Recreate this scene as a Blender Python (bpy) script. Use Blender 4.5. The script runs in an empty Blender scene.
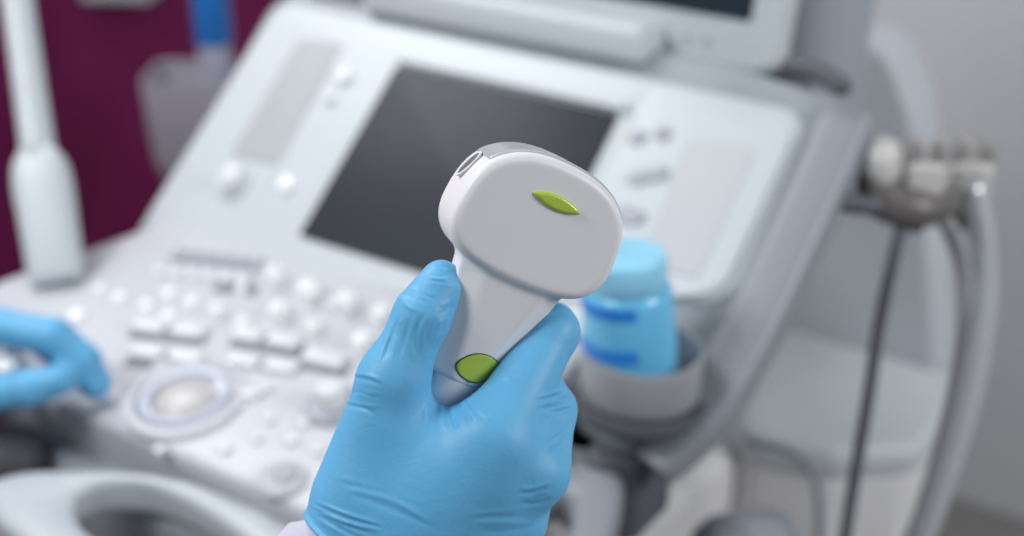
import bpy, bmesh, math, random
import numpy as np
from mathutils import Vector, Matrix, Quaternion

random.seed(7)
C = bpy.context.scene.collection
R = math.radians
PI = math.pi

# ------------------------------------------------------------------ camera basis
F = 1280.0
CAM_YAW, CAM_PITCH, CAM_ROLL = R(32.2), R(25.8), R(1.2)
fwd = Vector((-math.sin(CAM_YAW) * math.cos(CAM_PITCH), math.cos(CAM_YAW) * math.cos(CAM_PITCH), -math.sin(CAM_PITCH)))
_r = Vector((math.cos(CAM_YAW), math.sin(CAM_YAW), 0))
_u = _r.cross(fwd)
right = _r * math.cos(CAM_ROLL) + _u * math.sin(CAM_ROLL)
up = -_r * math.sin(CAM_ROLL) + _u * math.cos(CAM_ROLL)
CAM = Vector((0.71427, -0.78748, 1.45649))


def ray(x, y):
    return fwd + right * ((x - 512) / F) - up * ((y - 268) / F)


def at(x, y, d):
    return CAM + ray(x, y) * d


def on(x, y, p0, n):
    r = ray(x, y)
    return CAM + r * ((Vector(p0) - CAM).dot(n) / r.dot(n))


# frames of the machine: sloping touch panel and nearly level console
D2, D1 = R(40.5), R(9.5)
X = Vector((1, 0, 0))
T0 = Vector((0, 0, 0.98))
PV = Vector((0, math.cos(D2), math.sin(D2)))
PN = Vector((0, -math.sin(D2), math.cos(D2)))
H0 = T0 - PV * 0.03
QV = Vector((0, math.cos(D1), math.sin(D1)))
QN = Vector((0, -math.sin(D1), math.cos(D1)))


def frame(o, x, y, z):
    m = Matrix.Identity(4)
    for i, v in enumerate((x, y, z)):
        m[0][i], m[1][i], m[2][i] = v.x, v.y, v.z
    m[0][3], m[1][3], m[2][3] = o.x, o.y, o.z
    return m


MP = frame(T0, X, PV, PN)
MQ = frame(H0, X, QV, QN)
Z = Vector((0, 0, 1))


def upf(x, y, z=0.0):
    return Matrix.Translation((x, y, z))


def con(x, y, h=0.0):      # console (u, v) under a pixel
    p = MQ.inverted() @ on(x, y, H0 + QN * h, QN)
    return p.x, p.y


def pan(x, y, h=0.0):
    p = MP.inverted() @ on(x, y, T0 + PN * h, PN)
    return p.x, p.y


# ------------------------------------------------------------------ materials
def mat(name, col, rough=0.45, spec=0.5, metal=0.0, var=0.0, scale=30.0, bump=0.0, bscale=200.0, trans=0.0, sss=0.0, sssr=(0.1, 0.1, 0.1), coat=0.0, ior=1.45):
    m = bpy.data.materials.new(name)
    m.use_nodes = True
    nt = m.node_tree
    b = nt.nodes['Principled BSDF']
    b.inputs['Base Color'].default_value = (*col, 1)
    b.inputs['Roughness'].default_value = rough
    b.inputs['Specular IOR Level'].default_value = spec
    b.inputs['Metallic'].default_value = metal
    b.inputs['Transmission Weight'].default_value = trans
    b.inputs['Coat Weight'].default_value = coat
    b.inputs['IOR'].default_value = ior
    if sss:
        b.inputs['Subsurface Weight'].default_value = sss
        b.inputs['Subsurface Radius'].default_value = sssr
        b.inputs['Subsurface Scale'].default_value = 0.01
    tc = nt.nodes.new('ShaderNodeTexCoord')
    if var:
        n = nt.nodes.new('ShaderNodeTexNoise')
        n.inputs['Scale'].default_value = scale
        n.inputs['Detail'].default_value = 3
        mx = nt.nodes.new('ShaderNodeMix')
        mx.data_type = 'RGBA'
        mx.inputs['A'].default_value = (*[c * (1 - var) for c in col], 1)
        mx.inputs['B'].default_value = (*[min(1, c * (1 + var)) for c in col], 1)
        nt.links.new(tc.outputs['Object'], n.inputs['Vector'])
        nt.links.new(n.outputs['Fac'], mx.inputs['Factor'])
        nt.links.new(mx.outputs['Result'], b.inputs['Base Color'])
    if bump:
        n2 = nt.nodes.new('ShaderNodeTexNoise')
        n2.inputs['Scale'].default_value = bscale
        n2.inputs['Detail'].default_value = 2
        bp = nt.nodes.new('ShaderNodeBump')
        bp.inputs['Strength'].default_value = bump
        bp.inputs['Distance'].default_value = 0.001
        nt.links.new(tc.outputs['Object'], n2.inputs['Vector'])
        nt.links.new(n2.outputs['Fac'], bp.inputs['Height'])
        nt.links.new(bp.outputs['Normal'], b.inputs['Normal'])
    return m


M = dict(
    white=mat('white_plastic', (0.525, 0.565, 0.59), 0.38, var=0.02),
    console=mat('console_plastic', (0.52, 0.53, 0.57), 0.36, var=0.02),
    housing=mat('housing_blue_grey', (0.295, 0.325, 0.355), 0.4, var=0.02),
    rail=mat('rail_grey', (0.25, 0.265, 0.295), 0.42, var=0.02),
    cover=mat('cover_grey', (0.50, 0.53, 0.56), 0.4, var=0.02),
    keyshade=mat('key_shade_grey', (0.20, 0.205, 0.23), 0.5, var=0.03),
    grip=mat('grip_plastic', (0.44, 0.475, 0.51), 0.36, var=0.02),
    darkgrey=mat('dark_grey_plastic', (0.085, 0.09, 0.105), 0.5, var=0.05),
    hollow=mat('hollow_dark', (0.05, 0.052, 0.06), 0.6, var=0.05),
    beige=mat('cart_beige_grey', (0.70, 0.685, 0.69), 0.45, var=0.02),
    pad=mat('pad_grey', (0.40, 0.41, 0.435), 0.55, var=0.04, scale=400),
    padr=mat('pad_light', (0.49, 0.505, 0.53), 0.55, var=0.04, scale=400),
    screen=mat('screen_glass', (0.038, 0.042, 0.050), 0.28, spec=0.12, var=0.1, scale=6),
    mscreen=mat('monitor_glass', (0.02, 0.032, 0.045), 0.18, var=0.1, scale=6),
    key=mat('key_white', (0.66, 0.68, 0.71), 0.22, var=0.02),
    keygloss=mat('knob_gloss', (0.92, 0.93, 0.94), 0.12, coat=0.5, var=0.01),
    keygrey=mat('key_grey', (0.36, 0.38, 0.43), 0.4, var=0.03),
    ring=mat('ring_blue_grey', (0.50, 0.53, 0.62), 0.3, var=0.03),
    ball=mat('trackball_cream', (0.50, 0.485, 0.48), 0.3, var=0.02),
    probe=mat('probe_shell', (0.73, 0.72, 0.735), 0.42, var=0.012, scale=60, bump=0.02, bscale=2500),
    lens=mat('probe_lens', (0.42, 0.44, 0.46), 0.25, var=0.03),
    probedark=mat('probe_button', (0.12, 0.125, 0.14), 0.45, var=0.03),
    relief=mat('strain_relief', (0.72, 0.75, 0.78), 0.3, var=0.03),
    green=mat('green_plastic', (0.42, 0.55, 0.07), 0.28, var=0.04, scale=120, coat=0.3),
    greenrim=mat('green_rim', (0.05, 0.10, 0.02), 0.4, var=0.03),
    sleeve=mat('coat_cotton', (0.56, 0.535, 0.63), 0.85, var=0.05, scale=300, bump=0.3, bscale=1800),
    cup=mat('holder_grey', (0.29, 0.30, 0.32), 0.4, var=0.02),
    cupin=mat('holder_inside', (0.07, 0.10, 0.11), 0.5, var=0.05),
    gel=mat('gel_bottle_blue', (0.19, 0.64, 0.98), 0.22, trans=0.25, sss=0.4, sssr=(0.3, 0.8, 1.0), var=0.03, coat=0.3),
    gelcap=mat('gel_cap_blue', (0.36, 0.75, 0.99), 0.25, trans=0.2, sss=0.4, sssr=(0.5, 0.9, 1.0), var=0.02, coat=0.3),
    gelband=mat('gel_label_blue', (0.02, 0.22, 0.68), 0.35, var=0.05),
    metal=mat('plug_metal', (0.42, 0.395, 0.38), 0.28, metal=0.55, var=0.04),
    plug=mat('plug_beige', (0.50, 0.485, 0.47), 0.25, var=0.04),
    plugdark=mat('plug_brown', (0.12, 0.108, 0.105), 0.35, var=0.04),
    cable=mat('cable_dark', (0.11, 0.115, 0.13), 0.45, var=0.05),
    hose=mat('hose_silver', (0.55, 0.565, 0.59), 0.22, metal=0.4, var=0.05, scale=80),
    burgundy=mat('wall_burgundy', (0.185, 0.013, 0.086), 0.6, spec=0.2, var=0.25, scale=2.2),
    wallgrey=mat('wall_grey', (0.55, 0.565, 0.58), 0.7, spec=0.2, var=0.04, scale=3),
    floor=mat('floor_vinyl', (0.20, 0.195, 0.19), 0.45, var=0.08, scale=8),
    bin=mat('bin_mauve_grey', (0.36, 0.34, 0.40), 0.5, var=0.03),
    bottleblue=mat('bottle_blue', (0.025, 0.20, 0.62), 0.3, var=0.04),
    bottlewhite=mat('bottle_white', (0.62, 0.64, 0.74), 0.35, var=0.03),
)


def glove_material():
    m = mat('nitrile_blue', (0.115, 0.40, 0.66), 0.48, spec=0.4, sss=0.12, sssr=(0.1, 0.35, 0.6))
    nt = m.node_tree
    b = nt.nodes['Principled BSDF']
    tc = nt.nodes.new('ShaderNodeTexCoord')
    n = nt.nodes.new('ShaderNodeTexNoise')
    n.inputs['Scale'].default_value = 45
    n.inputs['Detail'].default_value = 4
    mx = nt.nodes.new('ShaderNodeMix')
    mx.data_type = 'RGBA'
    mx.inputs['A'].default_value = (0.105, 0.385, 0.645, 1)
    mx.inputs['B'].default_value = (0.135, 0.425, 0.685, 1)
    w = nt.nodes.new('ShaderNodeTexNoise')
    w.inputs['Scale'].default_value = 160
    w.inputs['Detail'].default_value = 3
    w.inputs['Distortion'].default_value = 1.2
    v = nt.nodes.new('ShaderNodeTexNoise')
    v.inputs['Scale'].default_value = 2600
    ad = nt.nodes.new('ShaderNodeMath')
    ad.operation = 'MULTIPLY_ADD'
    ad.inputs[1].default_value = 0.12
    bp = nt.nodes.new('ShaderNodeBump')
    bp.inputs['Strength'].default_value = 0.16
    bp.inputs['Distance'].default_value = 0.0012
    L = nt.links.new
    L(tc.outputs['Object'], n.inputs['Vector'])
    L(tc.outputs['Object'], w.inputs['Vector'])
    L(tc.outputs['Object'], v.inputs['Vector'])
    L(n.outputs['Fac'], mx.inputs['Factor'])
    L(mx.outputs['Result'], b.inputs['Base Color'])
    L(v.outputs['Fac'], ad.inputs[0])
    L(w.outputs['Fac'], ad.inputs[2])
    L(ad.outputs[0], bp.inputs['Height'])
    L(bp.outputs['Normal'], b.inputs['Normal'])
    return m


M['glove'] = glove_material()


# ------------------------------------------------------------------ object helpers
def props(o, label=None, cat=None, group=None, kind=None):
    for k, v in (('label', label), ('category', cat), ('group', group), ('kind', kind)):
        if v:
            o[k] = v
    return o


def thing(name, label, cat, loc, group=None):
    o = bpy.data.objects.new(name, None)
    o.empty_display_size = 0.02
    o.location = loc
    C.objects.link(o)
    return props(o, label, cat, group)


def world_loc(o):
    v = Vector((0, 0, 0))
    while o:
        v = v + o.location
        o = o.parent
    return v


def link(name, me, m, parent=None, smooth=True, label=None):
    """One mesh object; vertices arrive in world space, the object keeps its own base point."""
    vs = [v.co for v in me.vertices]
    lo = Vector([min(v[i] for v in vs) for i in range(3)])
    hi = Vector([max(v[i] for v in vs) for i in range(3)])
    base = Vector(((lo.x + hi.x) / 2, (lo.y + hi.y) / 2, lo.z))
    me.transform(Matrix.Translation(-base))
    o = bpy.data.objects.new(name, me)
    C.objects.link(o)
    if parent:
        o.parent = parent
        o.location = base - world_loc(parent)
    else:
        o.location = base
    if smooth:
        me.shade_smooth()
    for mm in (m if isinstance(m, (list, tuple)) else [m]):
        me.materials.append(mm)
    if label:
        o['label'] = label
    return o


class MB:
    def __init__(s):
        s.bm = bmesh.new()

    def rings(s, rings, cap0=True, cap1=True, closed=True, mi=0):
        vr = [[s.bm.verts.new(p) for p in r] for r in rings]
        n = len(vr[0])
        for a, b in zip(vr[:-1], vr[1:]):
            for i in range(n if closed else n - 1):
                j = (i + 1) % n
                try:
                    f = s.bm.faces.new((a[i], a[j], b[j], b[i]))
                    f.material_index = mi
                except ValueError:
                    pass
        if cap0:
            s.bm.faces.new(list(reversed(vr[0]))).material_index = mi
        if cap1:
            s.bm.faces.new(vr[-1]).material_index = mi
        return s

    def slab(s, m, pts, r, z0, z1, bev=0.004, seg=5, rseg=6, bottom=True):
        """Prism over a rounded polygon, its rims rounded too; m places it."""
        prof = []
        if bottom:
            prof += [(bev * (1 - math.cos(t)), z0 + bev * (1 - math.sin(t))) for t in [0]]
            prof = [(bev - bev * math.cos(PI / 2 * k / seg) if False else bev * (1 - math.sin(PI / 2 * k / seg)), z0 + bev * (1 - math.cos(PI / 2 * k / seg))) for k in range(seg + 1)]
        else:
            prof = [(0, z0)]
        prof += [(bev * (1 - math.cos(PI / 2 * k / seg)), z1 - bev + bev * math.sin(PI / 2 * k / seg)) for k in range(seg + 1)]
        rs = []
        for ins, z in prof:
            rs.append([m @ Vector((p[0], p[1], z)) for p in roundpoly(pts, r, ins, rseg)])
        s.rings(rs)
        return s

    def lathe(s, m, prof, n=32, cap0=True, cap1=True, mi=0):
        rs = [[m @ Vector((r * math.cos(2 * PI * i / n), r * math.sin(2 * PI * i / n), z)) for i in range(n)] for r, z in prof]
        s.rings(rs, cap0, cap1, mi=mi)
        return s

    def tube(s, pts, rad, n=14, sub=8, flat=1.0, upv=None, cap_round=True):
        P = spline(pts, sub)
        k = len(P)
        rr = [rad] * k if not isinstance(rad, (list, tuple)) else [lerp_list(rad, i / (k - 1)) for i in range(k)]
        rs = []
        nrm = None
        for i, p in enumerate(P):
            t = (P[min(i + 1, k - 1)] - P[max(i - 1, 0)]).normalized()
            if upv is not None:
                nrm = (upv - t * upv.dot(t)).normalized()
            elif nrm is None:
                a = Vector((0, 0, 1)) if abs(t.z) < .9 else Vector((1, 0, 0))
                nrm = (a - t * a.dot(t)).normalized()
            else:
                nrm = (nrm - t * nrm.dot(t)).normalized()
            b = t.cross(nrm)
            rs.append([p + nrm * (rr[i] * flat * math.sin(2 * PI * j / n)) + b * (rr[i] * math.cos(2 * PI * j / n)) for j in range(n)])
        if cap_round:
            def capr(i, s_):
                t = (P[1] - P[0]).normalized() * -1 if i == 0 else (P[-1] - P[-2]).normalized()
                out = []
                for q in (0.5, 0.85):
                    c = P[i]
                    sc = math.sqrt(1 - q * q)
                    out.append([c + (v - c) * sc + t * rr[i] * q * s_ for v in rs[i]])
                return out
            a = capr(0, 1)
            b_ = capr(-1, 1)
            rs = [a[1], a[0]] + rs + b_
        s.rings(rs)
        return s

    def sweep(s, P, ups, prof):
        """Sweep a closed 2D profile (side, up) along the points."""
        k = len(P)
        rs = []
        for i, p in enumerate(P):
            t = (P[min(i + 1, k - 1)] - P[max(i - 1, 0)]).normalized()
            uu = ups[i] if isinstance(ups, list) else ups
            n_ = (uu - t * uu.dot(t)).normalized()
            b = t.cross(n_)
            pr = prof[i] if isinstance(prof[0][0], (list, tuple)) else prof
            rs.append([p + b * a + n_ * c for a, c in pr])
        s.rings(rs)
        return s

    def build(s, name, m, parent=None, smooth=True, angle=40, label=None, sub=0):
        bm = s.bm
        bmesh.ops.recalc_face_normals(bm, faces=bm.faces[:])
        me = bpy.data.meshes.new(name)
        bm.to_mesh(me)
        bm.free()
        o = link(name, me, m, parent, smooth, label)
        if smooth and angle:
            me.set_sharp_from_angle(angle=R(angle))
        if sub:
            md = o.modifiers.new('subdivision', 'SUBSURF')
            md.levels = md.render_levels = sub
        return o


def lerp_list(a, t):
    t *= len(a) - 1
    i = min(int(t), len(a) - 2)
    return a[i] + (a[i + 1] - a[i]) * (t - i)


def spline(pts, sub=8):
    pts = [Vector(p) for p in pts]
    if len(pts) == 2 or sub <= 1:
        return pts
    out = []
    n = len(pts)
    for i in range(n - 1):
        p0, p1, p2, p3 = pts[max(i - 1, 0)], pts[i], pts[i + 1], pts[min(i + 2, n - 1)]
        for k in range(sub):
            t = k / sub
            out.append(0.5 * ((2 * p1) + (p2 - p0) * t + (2 * p0 - 5 * p1 + 4 * p2 - p3) * t * t + (3 * p1 - p0 - 3 * p2 + p3) * t ** 3))
    out.append(pts[-1])
    return out


def roundpoly(pts, r, ins=0.0, seg=6):
    """Counter-clockwise polygon with rounded corners, moved inwards by ins."""
    n = len(pts)
    P = [Vector((p[0], p[1])) for p in pts]
    rr = r if isinstance(r, (list, tuple)) else [r] * n
    area = sum(P[i].x * P[(i + 1) % n].y - P[(i + 1) % n].x * P[i].y for i in range(n))
    if area < 0:
        P.reverse()
        rr = list(reversed(rr))
    out = []
    for i in range(n):
        a, b, c = P[i - 1], P[i], P[(i + 1) % n]
        d1 = (b - a).normalized()
        d2 = (c - b).normalized()
        n1 = Vector((-d1.y, d1.x))
        n2 = Vector((-d2.y, d2.x))
        cr = d1.x * d2.y - d1.y * d2.x
        ang = math.atan2(cr, d1.dot(d2))
        rad = rr[i]
        half = abs(ang) / 2
        rad = min(rad, 0.48 * min((b - a).length, (c - b).length) / max(math.tan(half), 1e-4))
        sgn = 1 if ang > 0 else -1
        # centre of the corner arc of the un-inset polygon
        bis = (n1 + n2)
        bis = bis / max(bis.length, 1e-6)
        cen = b + bis * sgn * rad / max(math.cos(half), 1e-4)
        a0 = math.atan2(-n1.y * sgn, -n1.x * sgn)
        ra = rad - sgn * ins
        if ra < 0.0:      # too tight: mitre
            q = b + bis * ins / max(math.cos(half), 1e-4)
            out += [(q.x, q.y)] * 0
            for k in range(seg + 1):
                e = 1e-5 * k
                out.append((q.x + d2.x * e, q.y + d2.y * e))
            continue
        for k in range(seg + 1):
            t = a0 + ang * k / seg
            out.append((cen.x + ra * math.cos(t), cen.y + ra * math.sin(t)))
    return out


def rrect(x0, x1, y0, y1):
    return [(x0, y0), (x1, y0), (x1, y1), (x0, y1)]


# ------------------------------------------------------------------ implicit surfaces
def surface_nets(Fv, org, h):
    S = Fv < 0
    nx, ny, nz = Fv.shape
    cnt = np.zeros((nx - 1, ny - 1, nz - 1), np.int8)
    for dx in (0, 1):
        for dy in (0, 1):
            for dz in (0, 1):
                cnt += S[dx:nx - 1 + dx, dy:ny - 1 + dy, dz:nz - 1 + dz]
    act = (cnt > 0) & (cnt < 8)
    idx = -np.ones(act.shape, np.int64)
    cells = np.argwhere(act)
    idx[act] = np.arange(len(cells))
    acc = np.zeros((len(cells), 3))
    num = np.zeros(len(cells))
    i, j, k = cells.T
    corners = [(a, b, c) for a in (0, 1) for b in (0, 1) for c in (0, 1)]
    for a in corners:
        for ax in range(3):
            if a[ax]:
                continue
            b = list(a)
            b[ax] = 1
            fa = Fv[i + a[0], j + a[1], k + a[2]]
            fb = Fv[i + b[0], j + b[1], k + b[2]]
            m = (fa < 0) != (fb < 0)
            t = np.where(m, fa / np.where(m, fa - fb, 1), 0)
            p = np.tile(np.array(a, float), (len(cells), 1))
            p[:, ax] += t
            acc[m] += p[m]
            num[m] += 1
    V = cells + acc / num[:, None]
    faces = []
    for ax in range(3):
        o1, o2 = [(1, 2), (2, 0), (0, 1)][ax]
        sl0 = [slice(None)] * 3
        sl1 = [slice(None)] * 3
        sl0[ax] = slice(0, -1)
        sl1[ax] = slice(1, None)
        a = S[tuple(sl0)]
        b = S[tuple(sl1)]
        e = np.argwhere(a != b)
        ok = (e[:, o1] > 0) & (e[:, o2] > 0) & (e[:, o1] < Fv.shape[o1] - 1) & (e[:, o2] < Fv.shape[o2] - 1)
        e = e[ok]
        ins = a[tuple(e.T)]

        def cell(d1, d2):
            q = e.copy()
            q[:, o1] += d1
            q[:, o2] += d2
            return idx[tuple(q.T)]
        q = np.stack([cell(-1, -1), cell(0, -1), cell(0, 0), cell(-1, 0)], 1)
        q[~ins] = q[~ins][:, ::-1]
        faces.append(q)
    Fc = np.concatenate(faces)
    return np.asarray(org) + V * h, Fc


def grid(lo, hi, h):
    n = [int(math.ceil((b - a) / h)) + 1 for a, b in zip(lo, hi)]
    ax = [np.float32(lo[i]) + np.arange(n[i], dtype=np.float32) * np.float32(h) for i in range(3)]
    return np.meshgrid(*ax, indexing='ij')


def cone(G, a, b, ra, rb):
    a = np.array(a, np.float32)
    b = np.array(b, np.float32)
    d = b - a
    L2 = float(d @ d)
    px, py, pz = G[0] - a[0], G[1] - a[1], G[2] - a[2]
    t = np.clip((px * d[0] + py * d[1] + pz * d[2]) / max(L2, 1e-12), 0, 1)
    return np.sqrt((px - t * d[0]) ** 2 + (py - t * d[1]) ** 2 + (pz - t * d[2]) ** 2) - (ra + (rb - ra) * t)


def smin(a, b, k):
    h = np.clip(0.5 + 0.5 * (b - a) / k, 0, 1)
    return b + (a - b) * h - k * h * (1 - h)


def smax(a, b, k):
    return -smin(-a, -b, k)


def np_mesh(name, V, Fc):
    me = bpy.data.meshes.new(name)
    me.from_pydata(V.tolist(), [], Fc.tolist())
    me.update()
    return me


def relax(V, Fc, it, lam=0.5):
    n = len(V)
    E = np.concatenate([Fc[:, [0, 1]], Fc[:, [1, 2]], Fc[:, [2, 3]], Fc[:, [3, 0]]])
    for s in range(it):
        a = np.zeros((n, 3))
        c = np.zeros(n)
        for u, w in ((0, 1), (1, 0)):
            np.add.at(a, E[:, u], V[E[:, w]])
            np.add.at(c, E[:, u], 1)
        lm = lam if s % 2 == 0 else -lam * 1.04
        V = V + lm * (a / np.maximum(c, 1)[:, None] - V)
    return V


def vnormals(V, Fc):
    fn = np.cross(V[Fc[:, 2]] - V[Fc[:, 0]], V[Fc[:, 3]] - V[Fc[:, 1]])
    N = np.zeros_like(V)
    for k in range(4):
        np.add.at(N, Fc[:, k], fn)
    return N / np.maximum(np.linalg.norm(N, axis=1), 1e-12)[:, None]


npc = lambda v: np.array(v[:], float)
Rn, Un, Wn, Cn = npc(right), npc(up), npc(fwd), npc(CAM)

# ================================================================== THE SETTING
def quad(name, pts, m, kind='structure', thick=None):
    b = MB()
    if thick:
        n = thick
        b.rings([[Vector(p) for p in pts], [Vector(p) + n for p in pts]])
    o = b.build(name, m, None, smooth=False)
    o['kind'] = kind
    return o


quad('floor', [(-2.2, -2.4, 0), (2.6, -2.4, 0), (2.6, 1.5, 0), (-2.2, 1.5, 0)], M['floor'], thick=Vector((0, 0, -0.05)))
quad('wall_back', [(-1.2, 1.4, 0), (2.6, 1.4, 0), (2.6, 1.4, 2.7), (-1.2, 1.4, 2.7)], M['wallgrey'], thick=Vector((0, 0.1, 0)))
quad('wall_left', [(-1.2, -2.4, 0), (-1.2, 1.5, 0), (-1.2, 1.5, 2.7), (-1.2, -2.4, 2.7)], M['burgundy'], thick=Vector((-0.1, 0, 0)))
# tray swung out from the burgundy wall on a bracket
ta, tb = at(26, 1, 2.35), at(151, 1, 2.35)
tm = (ta + tb) / 2
sh = thing('swing_tray', 'pale grey tray edge swung out from the burgundy wall at the top', 'tray', tm)
td = Vector((tb.x - ta.x, tb.y - ta.y, 0))
tw = td.length
td.normalize()
tn = Z.cross(td)
b = MB()
b.slab(frame(Vector((ta.x, ta.y, tm.z)), td, tn, Z), rrect(0, tw, 0, 0.16), 0.014, -0.004, 0.030, 0.006)
b.build('tray_board', M['pad'], sh)
b = MB()
t1 = Vector((ta.x, ta.y, tm.z + 0.045)) + td * tw * 0.4 + tn * 0.10
b.tube([t1 - Z * 0.02, t1 + Z * 0.05, Vector(((t1.x - 1.2) / 2, t1.y, t1.z + 0.09)), Vector((-1.196, t1.y, t1.z + 0.09))], 0.014, 14, 6)
b.build('arm', M['pad'], sh)

# ================================================================== ULTRASOUND MACHINE
mach = thing('ultrasound_machine', 'large white ultrasound scanner with sloping touch panel and crowded control console', 'ultrasound machine', (0.11, 0.1, 0))

# --- console body (lower, nearly level)
b = MB()
outl = [(-0.235, -0.205), (-0.215, -0.228), (-0.10, -0.236), (0.255, -0.236), (0.29, -0.20), (0.30, -0.06), (0.30, 0.10), (-0.165, 0.10), (-0.172, -0.02), (-0.225, -0.14)]
b.slab(MQ, outl, [0.02, 0.02, 0.05, 0.03, 0.04, 0.03, 0.02, 0.02, 0.03, 0.05], -0.052, 0.0, 0.009)
b.build('control_console', M['console'], mach)
# grey fascia under the console edge
b = MB()
outl2 = [(-0.20, -0.20), (-0.09, -0.262), (0.25, -0.255), (0.28, -0.20), (0.29, 0.10), (-0.14, 0.10), (-0.15, -0.05)]
b.slab(MQ, outl2, 0.03, -0.125, -0.045, 0.02)
b.build('console_underside', M['housing'], mach)

# --- sloping panel: housing, white face
b = MB()
b.slab(MP, [(-0.185, -0.035), (0.418, 0.0), (0.422, 0.246), (0.30, 0.262), (-0.17, 0.262), (-0.195, 0.225)], [0.03, 0.05, 0.03, 0.05, 0.04, 0.03], -0.075, -0.004, 0.012)
b.build('panel_housing', M['housing'], mach)
b = MB()
b.slab(MP, [(-0.186, -0.052), (0.30, -0.014), (0.31, 0.040), (0.395, 0.040), (0.396, 0.226), (-0.168, 0.232), (-0.182, 0.215)], [0.008, 0.012, 0.012, 0.03, 0.03, 0.03, 0.03], -0.02, 0.0, 0.006)
b.build('touch_panel', M['white'], mach)
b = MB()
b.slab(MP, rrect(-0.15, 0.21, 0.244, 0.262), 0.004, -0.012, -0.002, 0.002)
b.build('panel_shade_strip', M['darkgrey'], mach)  # dark strip painting in the shade under the monitor's handle bar
# raised tray around the right pad
b = MB()
b.slab(MP, [(0.243, 0.002), (0.385, 0.050), (0.388, 0.218), (0.25, 0.222)], [0.01, 0.03, 0.03, 0.01], -0.004, 0.0035, 0.003)
b.build('button_field', M['white'], mach)
# touch screen: bezel lip along the top edge, glass
ts = MB()
ts.slab(MP, [(-0.006, -0.004), (0.234, -0.003), (0.235, 0.185), (-0.003, 0.185)], 0.004, -0.004, 0.0022, 0.001)
tso = ts.build('touchscreen', M['screen'], mach)
b = MB()
b.slab(MP, rrect(-0.004, 0.24, 0.187, 0.199), 0.004, -0.004, 0.007, 0.003)
b.build('bezel_lip', M['white'], mach)
# grey pads
for pts, mm, h in ((((-0.128, 0.052), (-0.070, 0.056), (-0.074, 0.198), (-0.128, 0.192)), M['pad'], 0.0), (((0.312, 0.058), (0.362, 0.058), (0.364, 0.182), (0.306, 0.178)), M['padr'], 0.0035)):
    b = MB()
    b.slab(MP, list(pts), 0.006, h - 0.003, h + 0.0012, 0.001)
    b.build('speaker_pad', mm, mach)


def knob(M0, u, v, h, r, m, name='button', hs=None, top=None, sub=None, n=24, dome=0.25, label=None, dark=True):
    hh = hs or r * 0.5
    mm = M0 @ Matrix.Translation((u, v, h))
    b = MB()
    pr = [(r * 1.02, -0.001), (r, hh * 0.55)]
    for k in range(1, 6):
        t = PI / 2 * k / 5
        pr.append((r * (1 - dome) + r * dome * math.cos(t) if k < 5 else r * (1 - dome), hh * 0.55 + hh * 0.45 * math.sin(t)))
    pr.append((r * 0.4, hh * 1.03))
    b.lathe(mm, pr, n)
    o = b.build(name, m, mach, label=label)
    return o


def oval(M0, u, v, h, rx, ry, ang, hs, m, name='button'):
    mm = M0 @ Matrix.Translation((u, v, h)) @ Matrix.Rotation(ang, 4, 'Z') @ Matrix.Diagonal((rx, ry, hs, 1))
    b = MB()
    b.lathe(mm, [(1.0, -0.1), (0.99, 0.4), (0.9, 0.8), (0.6, 1.0), (0.3, 1.04)], 28)
    return b.build(name, m, mach)


# panel buttons
for px, py, r, m in ((345, 78, 0.0085, M['key']), (287, 186, 0.008, M['keygloss']), (331, 100, 0.005, M['key'])):
    u, v = pan(px, py)
    knob(MP, u, v, 0, r, m, hs=0.006)
u, v = pan(234, 181)
b = MB()
b.lathe(MP @ Matrix.Translation((u, v, 0)), [(0.020, -0.001), (0.020, 0.002), (0.018, 0.004), (0.013, 0.003)], 32)
rg = b.build('dial_ring', M['white'], mach)
b = MB()
b.lathe(MP @ Matrix.Translation((u, v, 0.002)), [(0.0125, -0.001), (0.0125, 0.007), (0.011, 0.010), (0.006, 0.0112)], 32)
b.build('dial_knob', M['key'], mach)
for px, py in ((638, 138), (663, 134), (640, 178), (658, 174), (634, 218), (625, 214)):
    u, v = pan(px, py, 0.003)
    oval(MP, u, v, 0.003, 0.011 if py > 150 else 0.008, 0.0075, 0.4, 0.004, M['keygrey'])

# --- console controls
small = M['keygloss']
for px, py, r, hs in ((75, 312, .0075, .007), (118, 294, .006, .006), (145, 302, .0065, .006), (168, 313, .006, .006), (168, 290, .006, .006), (190, 298, .006, .006), (98, 286, .005, .004),
                      (20, 340, .006, .006)):
    u, v = con(px, py, hs)
    knob(MQ, u, v, 0, r, small, hs=hs, dome=0.7)
# tall round knobs with shadow bases
for px, py, r, hs in ((272, 268, .0075, .016), (277, 303, .0085, .016), (307, 282, .0095, .017), (345, 294, .0085, .016), (381, 307, .0085, .016), (362, 334, .0095, .016), (312, 322, .0065, .012), (215, 305, .0065, .012),
                      (242, 318, .006, .010), (240, 285, .005, .008), (330, 300, .005, .008)):
    u, v = con(px, py, hs)
    knob(MQ, u, v, 0, r, M['keygloss'], name='rotary_knob', hs=hs, dome=0.75)


# rows of raised rectangular keys
def keyblock(px0, py0, px1, py1, w, hh, n, m=M['key'], name='key'):
    a = Vector(con(px0, py0, hh)).to_3d()
    c = Vector(con(px1, py1, hh)).to_3d()
    d = (c - a) / n
    ang = math.atan2(d.y, d.x)
    for i in range(n):
        q = a + d * (i + .5)
        b = MB()
        L = d.length * 0.44
        b.slab(MQ @ Matrix.Translation((q.x, q.y, 0)) @ Matrix.Rotation(ang, 4, 'Z'), rrect(-L, L, -w, w), 0.003, -0.002, hh, 0.0025, seg=3, rseg=3)
        b.build(name, m, mach)


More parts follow.
